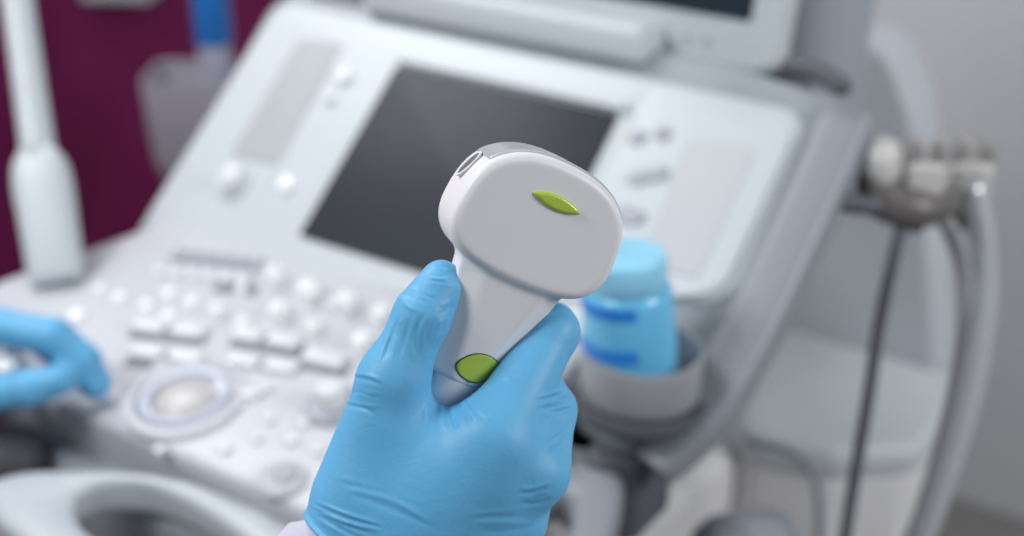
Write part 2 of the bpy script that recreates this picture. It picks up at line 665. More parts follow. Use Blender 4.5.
keyblock(130, 320, 208, 329, 0.0085, 0.007, 2)
keyblock(230, 328, 302, 340, 0.0085, 0.007, 2)
keyblock(128, 346, 205, 355, 0.0075, 0.006, 2)
keyblock(225, 354, 300, 365, 0.0080, 0.006, 2)
keyblock(302, 350, 348, 360, 0.0085, 0.008, 1)
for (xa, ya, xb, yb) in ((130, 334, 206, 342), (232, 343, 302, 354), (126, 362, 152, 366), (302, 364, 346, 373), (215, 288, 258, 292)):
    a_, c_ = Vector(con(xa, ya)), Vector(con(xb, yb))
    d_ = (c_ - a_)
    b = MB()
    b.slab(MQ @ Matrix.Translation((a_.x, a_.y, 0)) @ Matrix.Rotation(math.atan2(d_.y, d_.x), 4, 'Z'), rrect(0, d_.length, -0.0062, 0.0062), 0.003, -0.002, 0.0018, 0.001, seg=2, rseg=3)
    b.build('key_shade_strip', M['keyshade'], mach)  # flat dark strips painting the shade at the key rows
keyblock(170, 252, 262, 262, 0.008, 0.005, 6, M['keygrey'])
keyblock(150, 268, 250, 277, 0.006, 0.005, 6)
keyblock(210, 385, 262, 392, 0.006, 0.005, 2)
for px, py, r in ((240, 405, .005), (266, 390, .0055), (270, 420, .005), (225, 450, .0055), (292, 442, .0055), (318, 452, .005), (304, 425, .005), (258, 440, .004), (160, 452, .004)):
    u, v = con(px, py)
    knob(MQ, u, v, 0, r, M['key'], hs=.004)
# trackball with two rings
u, v = con(186, 401)
mm = MQ @ Matrix.Translation((u, v, 0))
b = MB()
b.lathe(mm, [(0.0475, -0.002), (0.0475, 0.002), (0.0455, 0.005), (0.0395, 0.0055), (0.037, 0.001), (0.036, -0.001)], 48)
tr = b.build('trackball_ring', M['console'], mach)
b = MB()
b.lathe(mm, [(0.0365, -0.002), (0.0365, 0.003), (0.034, 0.007), (0.028, 0.0065), (0.0255, 0.001)], 48)
b.build('bezel', M['ring'], tr)
b = MB()
pr = [(0.0252 * math.cos(t), 0.001 + 0.009 * math.sin(t)) for t in [PI / 2 * k / 8 for k in range(8)]] + [(0.002, 0.01)]
b.lathe(mm, pr, 40)
b.build('trackball', M['ball'], mach)
# gain knob with grey collar beside the hand
u, v = con(334, 408)
mm = MQ @ Matrix.Translation((u, v, 0))
b = MB()
b.lathe(mm, [(0.022, -0.001), (0.0225, 0.003), (0.020, 0.006), (0.012, 0.007)], 32)
kb = b.build('gain_knob', M['keygrey'], mach)
b = MB()
b.lathe(mm, [(0.013, 0.004), (0.0125, 0.018), (0.010, 0.022), (0.004, 0.0225)], 28)
b.build('knob_cap', M['key'], kb)
# freeze button near the front edge
u, v = con(282, 481)
mm = MQ @ Matrix.Translation((u, v, 0))
b = MB()
b.lathe(mm, [(0.0185, -0.001), (0.0185, 0.003), (0.016, 0.0055), (0.012, 0.004)], 32)
fb = b.build('round_button', M['console'], mach)
b = MB()
b.lathe(mm @ Matrix.Translation((0.001, 0.004, 0)), [(0.0095, 0.002), (0.0095, 0.006), (0.007, 0.008), (0.003, 0.0083)], 24)
b.build('button_cap', M['pad'], fb)
# white lever knob held by the left hand
u, v = con(12, 372, 0.02)
mm = MQ @ Matrix.Translation((u, v, 0))
b = MB()
b.lathe(mm, [(0.008, -0.002), (0.007, 0.012), (0.011, 0.016), (0.0135, 0.024), (0.012, 0.032), (0.007, 0.036), (0.002, 0.037)], 28)
b.build('lever_knob', M['keygloss'], mach)

# --- front grips: loops of plastic around a dark opening
def grip(poly, hole, z, hgt, m, name='front_handle'):
    """poly, hole: rings with the same number of corners in plan; a rounded ring."""
    n = len(poly)
    P = [Vector((a[0], a[1], 0)) for a in spline([(*q, 0) for q in poly] + [(*poly[0], 0)], 6)[:-1]]
    Q = [Vector((a[0], a[1], 0)) for a in spline([(*q, 0) for q in hole] + [(*hole[0], 0)], 6)[:-1]]
    rs = []
    for k in range(33):
        t = 2 * PI * k / 32
        cs = math.cos(t)
        w = 0.5 - 0.5 * math.copysign(abs(cs) ** 0.75, cs)
        sn = math.sin(t)
        hh = z + hgt * math.copysign(abs(sn) ** 0.45, sn)
        rs.append([p.lerp(q, w) + Vector((0, 0, hh)) for p, q in zip(P, Q)])
    b = MB()
    b.rings(rs, False, False)
    bmesh.ops.remove_doubles(b.bm, verts=b.bm.verts[:], dist=1e-5)
    return b.build(name, m, mach)


def zp(pts, z):
    return [tuple(on(x, y, (0, 0, z), Z)[:2]) for x, y in pts]


grip(zp([(-30, 480), (20, 468), (75, 468), (130, 470), (200, 482), (300, 522), (345, 560), (320, 620), (200, 620), (100, 594), (34, 546), (-6, 514)], 0.905),
     zp([(74, 506), (80, 490), (98, 482), (122, 480), (156, 484), (210, 510), (252, 545), (232, 574), (185, 572), (138, 555), (102, 538), (82, 522)], 0.905), 0.890, 0.015, M['grip'])
# dark pocket and bumper at the left corner
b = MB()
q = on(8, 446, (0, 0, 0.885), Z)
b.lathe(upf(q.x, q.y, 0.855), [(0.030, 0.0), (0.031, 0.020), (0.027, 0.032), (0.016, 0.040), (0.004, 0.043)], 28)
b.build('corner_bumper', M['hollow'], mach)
# probe slot and bent grip at the right front
q = on(590, 436, (0, 0, 0.905), Z)
b = MB()
b.lathe(upf(q.x, q.y, 0.83), [(0.024, 0.0), (0.027, 0.002), (0.029, 0.06), (0.0295, 0.076), (0.028, 0.080), (0.0255, 0.077), (0.022, 0.01), (0.017, 0.004)], 40)
b.build('probe_slot', M['housing'], mach)
b = MB()
b.lathe(upf(q.x, q.y, 0.834), [(0.001, 0.0), (0.0222, 0.0), (0.0254, 0.0745), (0.0246, 0.0745), (0.021, 0.006), (0.001, 0.006)], 32)
b.build('slot_liner', M['hollow'], mach)
grip(zp([(480, 486), (530, 476), (566, 470), (598, 460), (618, 468), (624, 492), (616, 530), (600, 580), (560, 630), (480, 640)], 0.895),
     zp([(520, 520), (540, 508), (556, 500), (566, 500), (572, 508), (572, 520), (568, 545), (556, 575), (536, 595), (515, 580)], 0.895), 0.888, 0.018, M['rail'])

# --- grey side rail on the right
cl = [(846, 112), (832, 145), (812, 190), (784, 250), (750, 320), (714, 384), (684, 428), (654, 466)]
P = spline([on(x, y, T0 + PN * 0.004, PN) for x, y in cl], 6)
prof = [(a[0], a[1]) for a in roundpoly(rrect(-0.022, 0.022, -0.034, 0.006), 0.012, 0, 5)]
nP = len(P)
profs = []
for i in range(nP):
    e_ = min(1.0, (nP - 1 - i) / 12)
    f_ = 0.72 + 0.28 * math.sin(e_ * PI / 2)
    profs.append([(a_[0] * f_ + (1 - f_) * 0.02, a_[1] * (0.5 + 0.5 * f_)) for a_ in prof])
b = MB()
b.sweep(P, [PN] * nP, profs)
b.build('side_rail', M['rail'], mach)
# cup holder
u, v = con(643, 392, 0.0)
hc = on(643, 346, H0 + QN * 0.046, QN)
cb = hc - Z * 0.040
b = MB()
b.lathe(upf(*cb), [(0.040, 0.0), (0.0430, 0.003), (0.0440, 0.008), (0.0450, 0.037), (0.0440, 0.0395), (0.0420, 0.0395), (0.0405, 0.037), (0.0395, 0.004), (0.037, 0.002)], 56)
b.build('bottle_holder', M['cup'], mach)
b = MB()
b.lathe(upf(*cb), [(0.0462, 0.0), (0.049, 0.0), (0.050, -0.006), (0.044, -0.014)], 48)
b.build('holder_shade_ring', M['darkgrey'], mach)  # ring coloured dark to paint the shade at the cup's foot
# bridge from console to rail under the cup
b = MB()
b.slab(MQ, [(0.302, -0.03), (0.36, -0.042), (0.386, -0.03), (0.392, 0.09), (0.302, 0.09)], 0.015, -0.05, -0.003, 0.008)
b.build('holder_deck', M['housing'], mach)
# dark underside block below the rail end
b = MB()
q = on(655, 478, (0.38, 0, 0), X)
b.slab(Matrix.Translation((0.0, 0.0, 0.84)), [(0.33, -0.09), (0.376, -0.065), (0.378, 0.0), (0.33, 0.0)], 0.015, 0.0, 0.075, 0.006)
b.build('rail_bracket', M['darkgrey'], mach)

# --- monitor above the panel
mt = R(10)
MN = Vector((0, -math.cos(mt), math.sin(mt)))      # towards the operator
MU = Vector((0, math.sin(mt), math.cos(mt)))
m0 = Vector((0, 0.225, 1.16))
MM = frame(m0, X, MU, MN)


def mon(x, y, h=0):
    p = MM.inverted() @ on(x, y, m0 + MN * h, MN)
    return p.x, p.y


ux1, uy0 = mon(778, 40)[0], mon(735, 72)[1]
us1, vs0 = mon(751, 22)
us0 = -0.11
monitor = MB()
monitor.slab(MM, rrect(us0 + 0.09, ux1, uy0, uy0 + 0.34), 0.018, -0.04, 0.0, 0.008)
mo = monitor.build('monitor', M['white'], mach)
b = MB()
b.slab(MM, rrect(us0 + 0.11, us1, vs0 - 0.0, uy0 + 0.31), 0.004, -0.003, 0.001, 0.0008)
b.build('screen', M['mscreen'], mo)
HB = 0.048
ub0, vb0 = mon(358, 22, HB)
ub1, vb1 = mon(640, 57, HB)
b = MB()
vm = (vb0 + vb1) / 2
b.slab(MM, rrect(ub0, ub1, vm, vm + 0.036), 0.010, -0.002, HB, 0.010)
b.build('handle_bar', M['white'], mo)
for px, py in ((662, 36), (686, 37), (706, 40)):
    uu, vv = mon(px, py)
    b = MB()
    b.lathe(MM @ Matrix.Translation((uu, vv, 0)), [(0.004, -0.001), (0.004, 0.0015), (0.002, 0.002)], 16)
    b.build('button', M['pad'], mo)
# neck block that carries the monitor, and a rounded back column
b = MB()
b.slab(Matrix.Identity(4), [(-0.10, 0.19), (0.34, 0.19), (0.36, 0.33), (-0.12, 0.33)], 0.03, 0.95, 1.122, 0.012)
b.build('monitor_base', M['darkgrey'], mach)
b = MB()
x0 = 0.30
b.slab(Matrix.Identity(4), [(0.08, 0.27), (0.36, 0.27), (0.38, 0.40), (0.06, 0.40)], 0.04, 1.0, 1.50, 0.02)
b.build('monitor_column', M['housing'], mach)
# tall back cover with a rounded top corner, facing the operator
b = MB()
b.slab(frame(Vector((0, 0.60, 0)), X, Z, Vector((0, -1, 0))), [(0.05, 0.10), (0.45, 0.10), (0.445, 0.68), (0.405, 0.85), (0.362, 1.00), (0.325, 1.07), (0.05, 1.09)], [0.02, 0.03, 0.1, 0.1, 0.06, 0.06, 0.02], -0.10, 0.0, 0.012)
b.build('back_cover', M['cover'], mach)
b = MB()
pa, pb_ = at(790, 66, 1.03), at(842, 86, 1.0)
b.tube([pa, (pa + pb_) / 2 + Z * 0.004, pb_], 0.008, 12, 6)
b.build('vent_slot', M['darkgrey'], mach)

# --- cart body
b = MB()
b.slab(Matrix.Identity(4), [(-0.02, 0.03), (0.26, 0.05), (0.275, 0.20), (0.300, 0.40), (0.275, 0.50), (0.235, 0.58), (-0.05, 0.58)], 0.03, 0.12, 0.66, 0.02)
b.build('cart_column', M['beige'], mach)
b = MB()
b.slab(Matrix.Identity(4), [(0.0, 0.05), (0.235, 0.07), (0.25, 0.20), (0.25, 0.36), (0.225, 0.45), (0.225, 0.56), (-0.03, 0.56)], 0.03, 0.64, 0.885, 0.012)
b.build('lift_column', M['beige'], mach)
b = MB()
b.slab(Matrix.Identity(4), [(-0.08, -0.12), (0.34, -0.12), (0.40, 0.30), (0.40, 0.72), (-0.10, 0.72)], 0.08, 0.07, 0.24, 0.03)
b.build('cart_base', M['beige'], mach)
for wx, wy in ((-0.02, -0.05), (0.32, -0.05), (0.34, 0.62), (-0.02, 0.62)):
    b = MB()
    b.lathe(frame(Vector((wx - 0.02, wy, 0.06)), Vector((0, 1, 0)), Z, X), [(0.03, 0), (0.055, 0.0), (0.06, 0.006), (0.06, 0.034), (0.055, 0.04), (0.03, 0.04)], 28)
    b.build('wheel', M['darkgrey'], mach)
# rear accessory box with a white lid
lid = [(0.235, 0.60), (0.29, 0.335), (0.40, 0.36), (0.475, 0.42), (0.480, 0.60)]
b = MB()
b.slab(Matrix.Identity(4), lid, [0.03, 0.04, 0.05, 0.04, 0.03], 0.655, 0.70, 0.016)
b.build('rear_lid', M['white'], mach)
b = MB()
b.slab(Matrix.Identity(4), [(a[0] * 0.96 + 0.014, a[1] * 0.96 + 0.02) for a in lid], 0.04, 0.22, 0.66, 0.01)
b.build('rear_box', M['beige'], mach)
# dark rounded knee cover low on the column
b = MB()
p = at(728, 556, 1.05)
b.lathe(frame(p, X, Vector((0, 0.5, 0.866)), Vector((0, -0.866, 0.5))) @ Matrix.Diagonal((1.0, 1.0, 1, 1)), [(0.035, -0.12), (0.035, 0.0), (0.031, 0.012), (0.019, 0.019), (0.005, 0.021)], 36)
b.build('knee_cover', M['housing'], mach)
# seam cable that bends out under the lid
b = MB()
b.tube([at(748, 441, 1.30), at(790, 452, 1.28), at(812, 472, 1.27), at(820, 505, 1.27), at(818, 560, 1.28)], 0.0042, 12, 8)
b.build('seam_hose', M['rail'], mach)

# ================================================================== GEL BOTTLE IN THE HOLDER
gb = Vector((hc.x, hc.y, cb.z + 0.0025)) + right * -0.0060 + Z * 0.002
GA = (Z - right * 0.10).normalized()
GX = (_r - GA * _r.dot(GA)).normalized()
GM = frame(gb, GX, GA.cross(GX), GA)
gel = thing('gel_bottle', 'translucent light blue bottle standing in the round grey holder', 'bottle', gb)
b = MB()
b.lathe(GM, [(0.030, 0.0), (0.0335, 0.003), (0.0345, 0.010), (0.0345, 0.045), (0.0325, 0.078), (0.0315, 0.083), (0.0295, 0.086), (0.0280, 0.087)], 48)
gbo = b.build('bottle_body', M['gel'], gel)
for z0, z1 in ((0.040, 0.050), (0.073, 0.082)):
    b = MB()
    a0, a1 = R(-145), R(-52)
    rs = []
    for k in range(17):
        t = a0 + (a1 - a0) * k / 16
        rs.append([GM @ Vector((math.cos(t - CAM_YAW) * r, math.sin(t - CAM_YAW) * r, z)) for r, z in ((0.0305, z0), (0.0353 - (z0 - .046) * .06, z0), (0.0350 - (z0 - .046) * .06, z1), (0.0305, z1))])
    b.rings(rs)
    b.build('label_band', M['gelband'], gel, label='deep blue printed band')
b = MB()
b.lathe(GM, [(0.0280, 0.087), (0.0292, 0.0885), (0.0296, 0.096), (0.0292, 0.106), (0.0275, 0.110), (0.023, 0.1115), (0.008, 0.112)], 48)
b.build('cap', M['gelcap'], gel, label='pale blue cap')

# ================================================================== CABLES AND PLUGS ON THE RIGHT
# bracket that belongs to the machine: arm, cradle and round clamp knob
DK = 1.02
b = MB()
b.tube([at(838, 200, 1.0), at(866, 205, 1.01), at(890, 203, DK)], [0.010, 0.008, 0.012], 14, 6)
ck = b.build('cable_bracket', M['darkgrey'], mach)
b = MB()
b.tube([at(872, 168, DK), at(884, 198, DK), at(915, 208, DK), at(945, 205, DK + .01)], [0.014, 0.018, 0.017, 0.012], 16, 6)
b.build('cradle', M['plugdark'], ck)
b = MB()
ax = (right * 0.55 - up * 0.15 - fwd * 0.8).normalized()
s1 = ax.cross(up).normalized()
kc = at(878, 162, DK - 0.005)
b.lathe(frame(kc, s1, ax.cross(s1), ax) @ Matrix.Diagonal((1, 1.35, 1, 1)), [(0.011, -0.022), (0.0145, -0.018), (0.0155, 0.0), (0.014, 0.012), (0.010, 0.016), (0.003, 0.017)], 28)
b.build('clamp_knob', M['plug'], ck)


def plug(px, py, d, label, wide):
    o = at(px, py, d)
    dn = -Z
    t = thing('cable_plug', label, 'plug', o - Z * 0.035, 'plugs hanging at the right side')
    b = MB()
    fx = _r
    fy = Z.cross(_r)
    mm = frame(o - Z * 0.035, fx, fy, Z)
    b.slab(mm, rrect(-wide, wide, -0.012, 0.012), 0.007, 0.0, 0.042, 0.006, seg=4)
    b.build('plug_body', M['plug'], t)
    for s in (-1, 1):
        b = MB()
        b.lathe(mm @ Matrix.Translation((s * wide * 0.62, 0, 0.038)), [(0.0068, 0), (0.0072, 0.006), (0.0066, 0.018), (0.005, 0.022), (0.002, 0.023)], 18)
        b.build('pin', M['metal'], t)
    b = MB()
    b.lathe(mm @ Matrix.Translation((0, 0, -0.018)), [(0.008, 0), (0.0095, 0.010), (0.011, 0.020)], 18)
    b.build('collar', M['plugdark'], t)
    return t


plug(924, 168, DK - 0.004, 'beige two-pin plug in the middle of the grey bracket, over the thin cable', 0.015)
plug(971, 168, DK + 0.03, 'beige two-pin plug at the far end of the bracket, over the silver hose', 0.017)


def cable(name, pts, r, m, label, cat='cable'):
    b = MB()
    b.tube(pts, r, 16, 10)
    o = b.build(name, m)
    props(o, label, cat, 'cables hanging at the right side')
    return o


cable('probe_cable', [at(905, 212, DK), at(893, 262, DK + .01), at(880, 322, DK + .03), at(868, 400, DK + .04), at(856, 470, DK + .05), at(845, 540, DK + .06), at(832, 640, DK + .08)], 0.0052, M['cable'], 'thin dark grey cable hanging straight down from the bracket')
cable('probe_cable', [at(972, 190, DK + .03), at(982, 240, DK + .04), at(984, 300, DK + .05), at(975, 370, DK + .06), at(957, 440, DK + .07), at(935, 505, DK + .08), at(915, 560, DK + .09), at(890, 650, DK + .1)], 0.0105, M['hose'], 'thick shiny silver hose bowing out at the far right')
cable('probe_cable', [at(932, 208, DK), at(948, 225, DK + .02), at(962, 262, DK + .04), at(966, 310, DK + .055), at(960, 370, DK + .075), at(944, 440, DK + .085), at(925, 505, DK + .10), at(905, 560, DK + .11), at(880, 650, DK + .12)], 0.0072, M['cup'], 'slimmer grey cable running just inside the silver hose')

# ================================================================== WAND AT THE LEFT EDGE
wb = on(58, 284, H0, QN)
w_top = at(8, -70, 1.20)
w_mid = at(38, 150, 1.155)
wand = thing('ultrasound_wand', 'slim white wand with thick handle standing upright on console edge beside gloved left hand', 'wand', wb)
axw = (w_mid - wb).normalized()
sx = (right - axw * right.dot(axw)).normalized()
sy = axw.cross(sx)
mw = frame(wb, sx, sy, axw)
Lh = (w_mid - wb).length
hw = 0.0235
rs = []
for z, a, c in ((0.001, .85, .8), (0.004, .97, .95), (0.012, 1.0, 1.0), (Lh * .35, 1.03, 1.0), (Lh * .7, 1.08, 1.0), (Lh * .85, 1.04, .98), (Lh * .93, .90, .9), (Lh * .985, .72, .75), (Lh * 1.03, .60, .62)):
    rs.append([mw @ Vector((hw * a * x_, 0.017 * c * y_ / 0.017 * 1.0, z)) for x_, y_ in [(math.copysign(abs(math.cos(t)) ** .55, math.cos(t)), 0.017 * math.copysign(abs(math.sin(t)) ** .55, math.sin(t))) for t in [2 * PI * k / 32 for k in range(32)]]])
b = MB()
b.rings(rs)
b.build('handle', M['white'], wand)
b = MB()
b.tube([mw @ Vector((0, 0, Lh * 0.99)), w_mid.lerp(w_top, .35), w_mid.lerp(w_top, .7), w_top], [0.0155, 0.0148, 0.0145, 0.0145], 24, 6)
b.build('shaft', M['white'], wand)
b = MB()
b.slab(mw @ Matrix.Translation((-hw * 1.03, 0, Lh * .70)) @ Matrix.Rotation(R(-90), 4, 'Y'), rrect(-0.014, 0.014, -0.006, 0.006), 0.005, -0.003, 0.0025, 0.002)
b.build('switch', M['white'], wand)

# ================================================================== BIN, STAND AND BOTTLE BEHIND
bd = 2.0
tl, trr = at(148, 76, bd), at(276, 80, bd)
bc = (tl + trr) / 2
bw = (trr - tl).length / 2
fx = _r
fy = Z.cross(_r)
st = thing('accessory_stand', 'grey plastic tub on a slim floor post behind the machine', 'stand', (bc.x, bc.y, 0))
mb = frame(Vector((bc.x, bc.y, bc.z - 0.18)), fx, fy, Z)
b = MB()
rs = []
for z, s_ in ((0, .55), (0.004, .62), (0.02, .80), (0.06, .93), (0.12, .97), (0.185, 1.0), (0.19, .985)):
    rs.append([mb @ Vector((p_[0] * s_, p_[1] * s_, z)) for p_ in roundpoly(rrect(-bw, bw, -0.06, 0.06), 0.02, 0, 6)])
for z, s_ in ((0.188, .94), (0.152, .90), (0.1495, .88)):
    rs.append([mb @ Vector((p_[0] * s_, p_[1] * s_, z)) for p_ in roundpoly(rrect(-bw, bw, -0.06, 0.06), 0.02, 0, 6)])
b.rings(rs)
b.build('tub', M['bin'], st)
b = MB()
pz = bc.z - 0.1785
b.lathe(upf(bc.x - 0.03, bc.y, 0), [(0.14, 0.0), (0.14, 0.012), (0.05, 0.03), (0.022, 0.05), (0.022, pz - 0.03), (0.035, pz)], 32)
b.build('post', M['bin'], st)
bo = Vector((bc.x, bc.y, 0)) + _r * ((at(217, 72, 2.0) - bc).dot(_r))
bz = bc.z - 0.0300
bl = thing('spray_bottle', 'bright blue bottle with a white lower collar standing in the grey tub', 'bottle', (bo.x, bo.y, bz))
b = MB()
zc = at(217, 38, 2.0).z - bz
b.lathe(upf(bo.x, bo.y, bz), [(0.022, 0.0), (0.025, 0.004), (0.025, zc - 0.004), (0.0265, zc)], 36)
b.build('collar', M['bottlewhite'], bl, label='white lower collar')
b = MB()
b.lathe(upf(bo.x, bo.y, bz), [(0.0272, zc), (0.0285, zc + 0.004), (0.0285, zc + 0.12), (0.026, zc + 0.14), (0.014, zc + 0.15), (0.013, zc + 0.18)], 36)
b.build('bottle_body', M['bottleblue'], bl, label='bright blue body')

# ================================================================== THE PROBE
PD = 0.50
a_ang = R(66.5)
a0 = right * math.cos(a_ang) + up * math.sin(a_ang)
b0 = right * math.sin(a_ang) - up * math.cos(a_ang)
n0 = -fwd
TH, PH = R(20), R(7)
nb = n0 * math.cos(TH) + b0 * math.sin(TH)
bb = b0 * math.cos(TH) - n0 * math.sin(TH)
aa = a0 * math.cos(PH) + nb * math.sin(PH)
nn = nb * math.cos(PH) - a0 * math.sin(PH)
po = at(532, 220, PD + 0.003)
MPB = frame(po, bb, aa, nn)          # (b, a, n) in metres
mmu = 0.001
half = [(0, 26.2), (8, 25.8), (16, 24.2), (23.5, 20.6), (29.4, 15), (32.8, 7.5), (34.2, -2), (33.8, -10), (31.2, -16), (26, -20.6), (18, -23.3), (8, -24.5), (0, -24.7)]
poly = half + [(-x_, y_) for x_, y_ in half[-2:0:-1]]
poly = [(p_.x * 1.015 + 0.4, p_.y) for p_ in spline([(x_, y_, 0) for x_, y_ in poly] + [(poly[0][0], poly[0][1], 0)], 4)[:-1]]


def poly_sdf(Xg, Yg, poly):
    d = np.full(Xg.shape, 1e9, np.float32)
    s = np.ones(Xg.shape, bool)
    n = len(poly)
    ins = np.zeros(Xg.shape, bool)
    for i in range(n):
        x0_, y0_ = poly[i - 1]
        x1_, y1_ = poly[i]
        ex, ey = x1_ - x0_, y1_ - y0_
        wx, wy = Xg - x0_, Yg - y0_
        t = np.clip((wx * ex + wy * ey) / (ex * ex + ey * ey), 0, 1)
        d = np.minimum(d, (wx - ex * t) ** 2 + (wy - ey * t) ** 2)
        c = ((y0_ > Yg) != (y1_ > Yg)) & (Xg < (x1_ - x0_) * (Yg - y0_) / (y1_ - y0_ + 1e-12) + x0_)
        ins ^= c
    d = np.sqrt(d)
    return np.where(ins, -d, d)


def extr(d2, zz, h, r):
    q1 = d2 + r
    q2 = np.abs(zz) - h + r
    return np.minimum(np.maximum(q1, q2), 0) + np.sqrt(np.maximum(q1, 0) ** 2 + np.maximum(q2, 0) ** 2) - r


def handle_sdf(G):
    b_, a_, n_ = G
    t = np.clip((-22 - a_) / 50.0, 0, 1)
    w = 22.8 - 10.4 * t
    b_ = b_ - 1.0 * (1 - t)
    th = 11.5 - 1.8 * t
    rr = 5.5
    q1 = np.abs(b_) - w + rr
    q2 = np.abs(n_) - th + rr
    d = np.minimum(np.maximum(q1, q2), 0) + np.sqrt(np.maximum(q1, 0) ** 2 + np.maximum(q2, 0) ** 2) - rr
    ch = (np.abs(b_) - w) * 0.5 + (np.abs(n_) - th) * 0.85 + 4.6
    d = smax(d, ch, 1.0)
    d = smax(d, -70.0 - a_, 2.5)
    d = np.maximum(d, a_ + 0)
    return d


def probe_sdf(G):
    d2 = poly_sdf(G[0][:, :, 0], G[1][:, :, 0], poly)[:, :, None]
    hd = extr(d2, G[2], 14.0, 4.0)
    return smin(hd, handle_sdf(G), 2.5)


def local_mesh(name, fn, lo, hi, h, m, parent, it=4, label=None, mtx=MPB, sub=0):
    G = grid(lo, hi, h)
    V, Fc = surface_nets(fn(G).astype(np.float64), lo, h)
    V = relax(V, Fc, it)
    me = np_mesh(name, V * 0.001, Fc)
    me.transform(mtx)
    o = link(name, me, m, parent, True, label)
    return o


pr_base = MPB @ Vector((0, -0.08, 0))
prb = thing('ultrasound_probe', 'white convex ultrasound probe with green markers gripped by the gloved hand', 'ultrasound probe', pr_base)
local_mesh('shell', probe_sdf, (-38, -80, -17), (38, 32, 17), 0.7, M['probe'], prb, 6)


def lens_sdf(G):
    d2 = poly_sdf(G[0][:, :, 0], G[1][:, :, 0], poly)[:, :, None] - 0.8
    d = extr(d2, G[2], 11.2, 2.5)
    sector = 15.0 - G[1] - 0.0 * G[0]
    return smax(np.maximum(d, -(d2 + 3.0)), sector, 1.0)


local_mesh('lens', lens_sdf, (-36, 8, -14), (36, 31, 14), 0.6, M['lens'], prb, 6, 'grey curved lens strip along the top edge')


def marker_sdf(G):
    b_, a_, n_ = G
    ca, sa = 1.0, 0.0
    x_ = (b_ - 1.0) * ca + (a_ - 11.0) * sa
    y_ = -(b_ - 1.0) * sa + (a_ - 11.0) * ca
    Lh_, wh = 10.8, 2.85
    Rr = (Lh_ ** 2 + wh ** 2) / (2 * wh)
    d1_ = np.sqrt(x_ ** 2 + (y_ + Rr - wh) ** 2) - Rr
    d2_ = np.sqrt(x_ ** 2 + (y_ - Rr + wh) ** 2) - Rr
    d = smax(d1_, d2_, 1.2) - 0.2
    return extr(d, n_ - 13.4, 2.0, 1.5)


local_mesh('green_marker', marker_sdf, (-10, 4, 10), (16, 15, 17), 0.3, M['green'], prb, 4, 'lime green raised marker on the face')


def badge2d(G, grow):
    b_, a_, n_ = G
    x_ = b_ - 3.4
    y_ = a_ + 61.0
    ca, sa = math.cos(R(14)), math.sin(R(14))
    x_, y_ = x_ * ca + y_ * sa, -x_ * sa + y_ * ca
    Lh_, wh = 9.6 + grow, 5.9 + grow
    Rr = (Lh_ ** 2 + wh ** 2) / (2 * wh)
    d1_ = np.sqrt(x_ ** 2 + (y_ + Rr - wh) ** 2) - Rr
    d2_ = np.sqrt(x_ ** 2 + (y_ - Rr + wh) ** 2) - Rr
    return smax(d1_, d2_, 2.0)


for nm, g, off, mt_ in (('badge_rim', 0.5, 0.25, M['greenrim']), ('green_badge', 0.0, 0.5, M['green'])):
    def fn(G, g=g, off=off):
        h_ = handle_sdf(G)
        return np.maximum(np.maximum(h_ - off, -(h_ + 1.5)), np.maximum(badge2d(G, g), 4 - G[2]))
    local_mesh(nm, fn, (-8, -72, 2), (18, -52, 13), 0.3, mt_, prb, 4, 'lime green badge low on the handle' if nm == 'green_badge' else 'dark rim around the badge')

# strain relief and the probe's own cable, hidden in the palm
b = MB()
ms = MPB @ Matrix.Translation((0, -0.0690, 0)) @ Matrix.Rotation(R(90), 4, 'X') @ Matrix.Diagonal((1.0, 0.84, 1, 1))
b.lathe(ms, [(0.0112, -0.003), (0.0110, 0.006), (0.0104, 0.012), (0.0085, 0.0150), (0.006, 0.017), (0.0055, 0.020)], 32)
b.build('strain_relief', M['relief'], prb, label='grey strain relief')
b = MB()
pts = [MPB @ Vector(q) for q in ((0, -0.088, 0), (0.003, -0.10, -0.004), (0.008, -0.12, -0.018), (0.012, -0.15, -0.04), (0.012, -0.20, -0.06))]
b.tube(pts, 0.0038, 14, 8)
b.build('cable', M['housing'], prb)
# recessed oval button on the left wall near the lens
n2 = Vector((-0.93, 0.37, 0)).normalized()
t2 = Vector((0.37, 0.93, 0)).normalized()
cbn = MPB @ Vector((-0.0322, 0.0095, -0.0015))
wn = (MPB.to_3x3() @ n2).normalized()
wt = (MPB.to_3x3() @ t2).normalized()
mo2 = frame(cbn, wt, wn.cross(wt), wn) @ Matrix.Diagonal((0.0066, 0.0036, 1, 1))
b = MB()
b.lathe(mo2, [(0.72, -0.002), (1.0, 0.0002), (1.02, 0.0008), (0.92, 0.0011), (0.80, 0.0006), (0.76, 0.0)], 32)
ob = b.build('button_rim', M['probe'], prb)
b = MB()
b.lathe(mo2, [(0.84, -0.001), (0.84, 0.0009), (0.5, 0.0010), (0.2, 0.0010)], 28)
b.build('side_button', M['probedark'], prb, label='grey oval button on the side')
b = MB()
b.lathe(MPB @ Matrix.Translation((0.0338, -0.003, 0.006)) @ Matrix.Rotation(R(90), 4, 'Y'), [(0.0011, -0.001), (0.0011, 0.0012), (0.0006, 0.0016)], 12)
b.build('locating_nub', M['probe'], prb)

